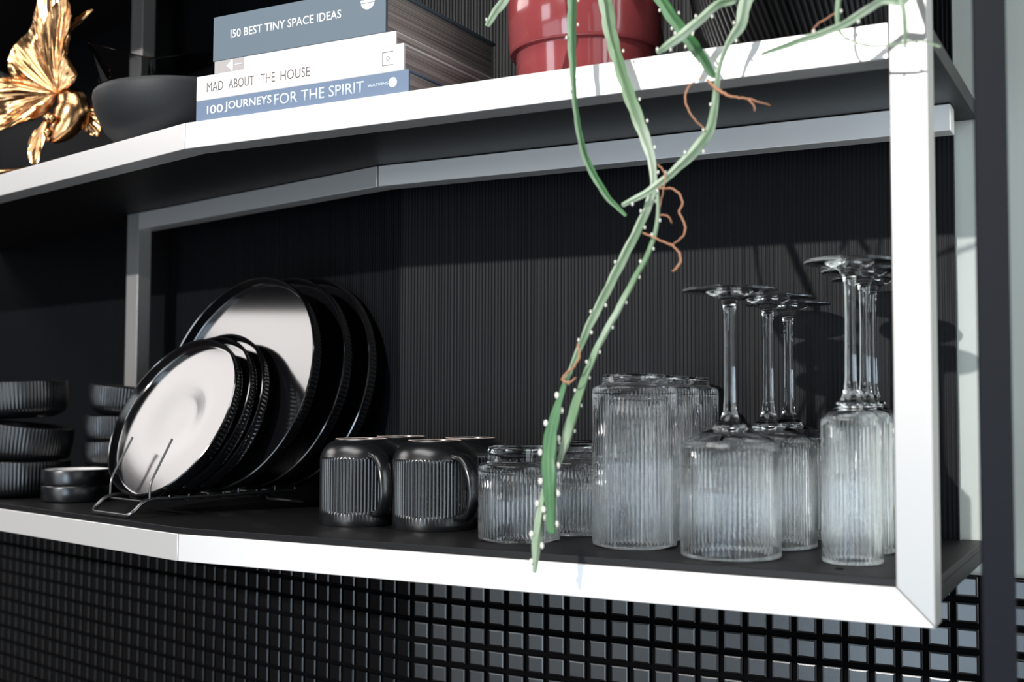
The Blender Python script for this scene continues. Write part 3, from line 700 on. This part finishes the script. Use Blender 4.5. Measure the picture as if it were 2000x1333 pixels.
blob('eye', 106, 240, -1.0, 0.72); blob('eye', 124, 246, -1.9, 0.6); blob('lip', 108, 283, -1.0, 0.55); blob('lip', 110, 274, -1.4, 0.65)
mb = MB(); c = Vector((hub.x-0.050, hub.y-0.022, UT+0.0003))
ring = []
lathe(mb, [(0, 0), (0.040, 0), (0.043, 0.003), (0.041, 0.007), (0.034, 0.0095), (0, 0.010)], 48)
mb.v = [(c.x+x*1.25*(1+0.06*sin(5*math.atan2(y, x))), c.y+y*0.55, c.z+z) for x, y, z in mb.v]; fpart(mb, 'base', 50)

# ------------------------------------------------------------ potted cactus
pot = empty('potted_cactus', (0.405, 0.122, UT+0.0002)); tag(pot, 'trailing leaf cactus in a glossy brick red pot hanging over the shelf edge', 'plant')
pinv = Matrix.Translation(-pot.location)
mb = MB(); lathe(mb, [(0, 0.0), (0.064, 0.0), (0.0668, 0.002), (0.0685, 0.043), (0.0690, 0.0450), (0.0735, 0.0460), (0.0752, 0.0485), (0.0775, 0.100), (0.0770, 0.1025), (0.0745, 0.103), (0.0725, 0.101), (0.069, 0.07), (0.062, 0.012), (0, 0.010)], 96)
o = mb.obj('flower_pot', M['red'], pot, 40)
mb = MB(); lathe(mb, [(0, 0.085), (0.03, 0.087), (0.055, 0.085), (0.0700, 0.083), (0.0695, 0.078), (0, 0.078)], 64); mb.obj('soil', M['soil'], pot, 40)
STEMS = {
  'A': [(0.4624, -0.03, 0.5024, 0.0052), (0.4635, -0.0322, 0.4752, 0.0056), (0.4641, -0.0344, 0.4483, 0.0056), (0.4661, -0.0367, 0.4171, 0.0043), (0.4686, -0.0389, 0.3903, 0.0032), (0.4734, -0.0411, 0.3636, 0.0036), (0.4805, -0.0433, 0.339, 0.0042), (0.4916, -0.0456, 0.3187, 0.0042), (0.5038, -0.0478, 0.3014, 0.0035), (0.519, -0.05, 0.2867, 0.0018)],
  'B': [(0.479, -0.01, 0.5061, 0.0083), (0.4862, -0.0136, 0.4772, 0.0087), (0.492, -0.0171, 0.449, 0.0082), (0.5005, -0.0207, 0.4209, 0.0072), (0.512, -0.0243, 0.3906, 0.0076), (0.5234, -0.0279, 0.3631, 0.0071), (0.5328, -0.0314, 0.3383, 0.0054), (0.5372, -0.035, 0.3186, 0.0041), (0.5364, -0.0386, 0.3015, 0.0045), (0.5281, -0.0421, 0.2789, 0.0049), (0.5141, -0.0457, 0.2505, 0.0053), (0.5, -0.0493, 0.222, 0.0049), (0.489, -0.0529, 0.1994, 0.0045), (0.4797, -0.0564, 0.1767, 0.0033), (0.4705, -0.06, 0.152, 0.0027)],
  'C': [(0.6167, -0.02, 0.4751, 0.0069), (0.611, -0.0235, 0.4544, 0.0073), (0.607, -0.027, 0.4336, 0.0064), (0.5972, -0.0305, 0.4177, 0.0032), (0.5915, -0.034, 0.3972, 0.003), (0.5897, -0.0375, 0.3722, 0.004), (0.587, -0.041, 0.3515, 0.0052), (0.5764, -0.0445, 0.335, 0.006), (0.5565, -0.048, 0.3167, 0.0044), (0.5385, -0.0515, 0.3035, 0.004), (0.5185, -0.055, 0.2939, 0.0026)],
  'E': [(0.4696, -0.058, 0.1541, 0.0025), (0.4635, -0.0587, 0.1355, 0.0041), (0.4579, -0.0593, 0.1149, 0.007), (0.4559, -0.06, 0.0942, 0.0083), (0.4568, -0.0607, 0.0737, 0.0083), (0.458, -0.0613, 0.0533, 0.0066), (0.4593, -0.062, 0.0322, 0.0045)],
  'F': [(0.4518, -0.06, 0.0673, 0.0029), (0.448, -0.0607, 0.0446, 0.005), (0.4456, -0.0613, 0.024, 0.0054), (0.4442, -0.062, 0.0001, 0.0025)],
  'G': [(0.5441, -0.045, 0.3052, 0.002), (0.5443, -0.0456, 0.2815, 0.0022), (0.5375, -0.0461, 0.2574, 0.0028), (0.5237, -0.0467, 0.2335, 0.0033), (0.5093, -0.0472, 0.2086, 0.0037), (0.4948, -0.0478, 0.1842, 0.0037), (0.4828, -0.0483, 0.1583, 0.0041), (0.4739, -0.0489, 0.1335, 0.0054), (0.4669, -0.0494, 0.1106, 0.0058), (0.4603, -0.05, 0.0877, 0.0025)],
  'H': [(0.4095, -0.03, 0.507, 0.0058), (0.4006, -0.0367, 0.4838, 0.0057), (0.3953, -0.0433, 0.4715, 0.0048), (0.3915, -0.05, 0.459, 0.0031)],
  'I': [(0.6025, -0.02, 0.4672, 0.0053), (0.5888, -0.03, 0.4519, 0.0049), (0.5689, -0.04, 0.4323, 0.0053), (0.5576, -0.05, 0.4201, 0.0048), (0.5503, -0.06, 0.4111, 0.0024)],
  'J': [(0.5184, -0.0, 0.4982, 0.0073), (0.5332, -0.0062, 0.472, 0.0072), (0.5507, -0.0125, 0.446, 0.0076), (0.5677, -0.0188, 0.4229, 0.0074), (0.5847, -0.025, 0.3962, 0.0041)],
  'K': [(0.7351, -0.04, 0.4411, 0.0037), (0.716, -0.045, 0.4294, 0.0041), (0.6893, -0.05, 0.4141, 0.0041), (0.6602, -0.055, 0.4062, 0.0038), (0.6337, -0.06, 0.3985, 0.0023)],
  'L': [(0.6851, -0.03, 0.4564, 0.0027), (0.6845, -0.0314, 0.4404, 0.0029), (0.6843, -0.0329, 0.4205, 0.0025), (0.6913, -0.0343, 0.409, 0.0015), (0.7083, -0.0357, 0.4012, 0.0017), (0.7268, -0.0371, 0.3993, 0.0015), (0.7432, -0.0386, 0.3993, 0.0011), (0.7578, -0.04, 0.3927, 0.0015)],
  'M': [(0.7333, -0.06, 0.4388, 0.0029), (0.7356, -0.06, 0.4237, 0.0029), (0.7374, -0.06, 0.4049, 0.0025), (0.7372, -0.06, 0.3895, 0.0015)],
}
ROOTS = {
  'a': [(0.5831, -0.045, 0.3923, 0.0006), (0.5709, -0.0463, 0.3846, 0.001), (0.5684, -0.0475, 0.3745, 0.001), (0.5747, -0.0487, 0.3601, 0.0008), (0.5855, -0.05, 0.349, 0.0006)],
  'b': [(0.5835, -0.04, 0.3906, 0.0016), (0.5939, -0.04, 0.38, 0.0018), (0.6062, -0.04, 0.3737, 0.0012), (0.6171, -0.04, 0.3712, 0.001), (0.6343, -0.04, 0.364, 0.0004)],
  'c': [(0.6163, -0.04, 0.3717, 0.001), (0.6211, -0.04, 0.3656, 0.0008), (0.6219, -0.04, 0.3607, 0.0006)],
  'd': [(0.5469, -0.05, 0.3059, 0.001), (0.5606, -0.05, 0.3035, 0.001), (0.5669, -0.05, 0.2934, 0.001), (0.5643, -0.05, 0.2855, 0.001), (0.5689, -0.05, 0.2732, 0.001), (0.5655, -0.05, 0.265, 0.0008), (0.5562, -0.05, 0.2599, 0.0006)],
  'e': [(0.5355, -0.055, 0.2707, 0.001), (0.5496, -0.055, 0.2641, 0.001), (0.5623, -0.055, 0.2574, 0.001), (0.5673, -0.055, 0.2487, 0.0012), (0.5639, -0.055, 0.2421, 0.0012), (0.5605, -0.055, 0.2391, 0.0008)],
  'g': [(0.5494, -0.052, 0.2843, 0.0008), (0.5553, -0.052, 0.2831, 0.0008), (0.5587, -0.052, 0.2772, 0.0004)],
  'h': [(0.4833, -0.064, 0.1838, 0.0012), (0.4851, -0.064, 0.1743, 0.0012), (0.4806, -0.064, 0.1662, 0.0012), (0.4743, -0.064, 0.161, 0.0012), (0.4697, -0.064, 0.1553, 0.0016), (0.4761, -0.064, 0.1528, 0.0012), (0.4815, -0.064, 0.1568, 0.0008)],
  'i': [(0.5481, -0.054, 0.3246, 0.0008), (0.5536, -0.054, 0.316, 0.0008), (0.5527, -0.054, 0.3039, 0.0006), (0.5493, -0.054, 0.2901, 0.0004)],
  'j': [(0.6849, -0.03, 0.4329, 0.0008), (0.6695, -0.03, 0.4255, 0.0008), (0.6636, -0.03, 0.4196, 0.0006)],
}

def stem_mesh(pts, seed, wings=3):
    rnd = random.Random(seed)
    P_ = smooth_path([Vector(p[:3]) for p in pts], 10); Rr = [v.x for v in smooth_path([Vector((p[3], 0, 0)) for p in pts], 10)]
    n = len(P_); vs, fs = [], []; sg = 30; ar = []
    acc = 0; lastk = -1; phase = rnd.random()*6.28; notch = 0.023
    ref = None
    for i, p in enumerate(P_):
        t = (P_[min(i+1, n-1)]-P_[max(i-1, 0)]).normalized()
        if i: acc += (p-P_[i-1]).length
        view = Vector((0.55, -0.83, 0.05))
        side = t.cross(view).normalized()
        if ref is None: ref = 1 if side.dot(rt0) > 0 else -1
        side = side*ref; front = side.cross(t).normalized()
        if front.dot(view) < 0: front = -front
        rw = Rr[i]; ph = acc/notch
        def sc(o_): return 0.84+0.22*abs(sin(pi*(ph+o_)))**0.7
        tw = 0.35*sin(seed*1.7+acc*6.5)
        for j in range(sg):
            a = 2*pi*j/sg
            rad_ = 0.17*rw
            for wa, wl, of in ((-0.28, 1.0, 0.0), (pi+0.12, 1.0, 0.45), (pi*0.36+tw, 0.95, 0.2)):
                dd = abs(math.atan2(sin(a-wa), cos(a-wa)))
                if dd < 1.15:                     # straight facet from wing tip to the stem core
                    rad_ = max(rad_, rw*wl*sc(of)*0.26/(0.26+dd*1.25)*(1-dd*0.25))
            vs.append(p + side*rad_*cos(a) + front*rad_*sin(a))
        for of, sgn in ((0.0, 1), (0.45, -1)):
            k = math.floor(ph+of)
            if i and math.floor((ph_prev+of)) != k: ar.append(p + side*sgn*rw*0.86)
        ph_prev = ph
    for i in range(n-1):
        for j in range(sg): fs.append((i*sg+j, i*sg+(j+1) % sg, (i+1)*sg+(j+1) % sg, (i+1)*sg+j))
    c0, c1_ = len(vs), len(vs)+1; vs += [P_[0], P_[-1]+(P_[-1]-P_[-2])*0.8]
    for j in range(sg):
        fs.append((c0, (j+1) % sg, j)); fs.append((c1_, (n-1)*sg+j, (n-1)*sg+(j+1) % sg))
    mb = MB(); mb.add(vs, fs); return mb, ar
TOP = {'A': 0, 'B': 0, 'C': 0, 'H': 0, 'I': 0, 'J': 0, 'K': 0, 'L': 0, 'M': 0}
crown = Vector((0.405, 0.115, 0.530))
am = MB(); lathe(am, [(0, -1)]+[(cos(radians(a)), sin(radians(a))) for a in (-50, 0, 50)]+[(0, 1)], 8); am = am.me('areole', 90)
for k, (nm, pts) in enumerate(STEMS.items()):
    pts = list(pts)
    if nm in TOP:                         # trailing stems arch up and back to the soil
        p0 = Vector(pts[0][:3]); r0 = pts[0][3]; d = (crown-p0); hgt = 0.05+0.18*d.length
        ext = [tuple(crown+Vector((0.006*(k-4), 0.004*((k*3) % 5-2), 0)))+(r0*0.9,)]
        for t, zz in ((0.25, 0.75), (0.55, 1.0), (0.85, 0.62)):
            c = crown.lerp(p0, t); ext.append((c.x, c.y, max(crown.z*(1-t)+p0.z*t, 0.5)+hgt*zz, r0))
        pts = ext + pts
    mb, ar = stem_mesh(pts, k)
    o = mb.obj('stem', M['stem' if nm in 'EJA' else 'stem_pale'], pot, 50); o.matrix_parent_inverse = pinv
    rnd_a = random.Random(k*7+1)
    for a in ar:
        if a.z > 0.58 or (nm not in 'EF' and rnd_a.random() < 0.5): continue
        s_ = link('areole', am, M['areole'], o, False); s_.matrix_parent_inverse = Matrix(); s_.location = a
        s_.scale = (0.0011, 0.0011, 0.0016)
        if nm in ('E', 'F'): s_.scale = (0.0020, 0.0020, 0.0028)
for nm, pts in ROOTS.items():
    P_ = smooth_path([Vector(p[:3]) for p in pts], 6); Rr = [v.x*0.75 for v in smooth_path([Vector((p[3], 0, 0)) for p in pts], 6)]
    rnd = random.Random(nm); P_ = [p+Vector((rnd.uniform(-1, 1), rnd.uniform(-1, 1), rnd.uniform(-1, 1)))*0.0004 for p in P_]
    mb = MB(); tube(mb, P_, Rr, 7); o = mb.obj('aerial_root', M['root'], pot, 80); o.matrix_parent_inverse = pinv

# ------------------------------------------------------------ black basket
bk = empty('basket', (0.612, 0.142, UT+0.0002)); tag(bk, 'black ribbed basket on the upper shelf between red pot and pale post', 'basket')
mb = MB(); nrib = 104; vs, fs = [], []; zs = [0, 0.003, 0.02, 0.05, 0.09, 0.13, 0.17, 0.20, 0.203, 0.200, 0.17, 0.02, 0.012]
rs_ = [0.080, 0.086, 0.091, 0.097, 0.102, 0.106, 0.108, 0.109, 0.107, 0.105, 0.102, 0.085, 0.0]
seg = nrib*6; prof = list(zip(rs_, zs))
mb = MB(); mb2 = MB(); lathe(mb, [(0, 0)] + [(r_, z, 1 if 0 < i < 8 else 0) for i, (r_, z) in enumerate(prof)], seg, (nrib, 0.0034))
def slant(p): x, y, z = p; a = -z*3.4; return (x*cos(a)-y*sin(a), x*sin(a)+y*cos(a), z)
mb.v = [slant(p) for p in mb.v]; mb.obj('basket_body', M['basket'], bk, 50)
mb = MB(); tube(mb, [(0.107*cos(2*pi*i/64), 0.107*sin(2*pi*i/64), 0.203) for i in range(64)], 0.004, 8, closed=True); mb.obj('rim', M['basket'], bk, 60)
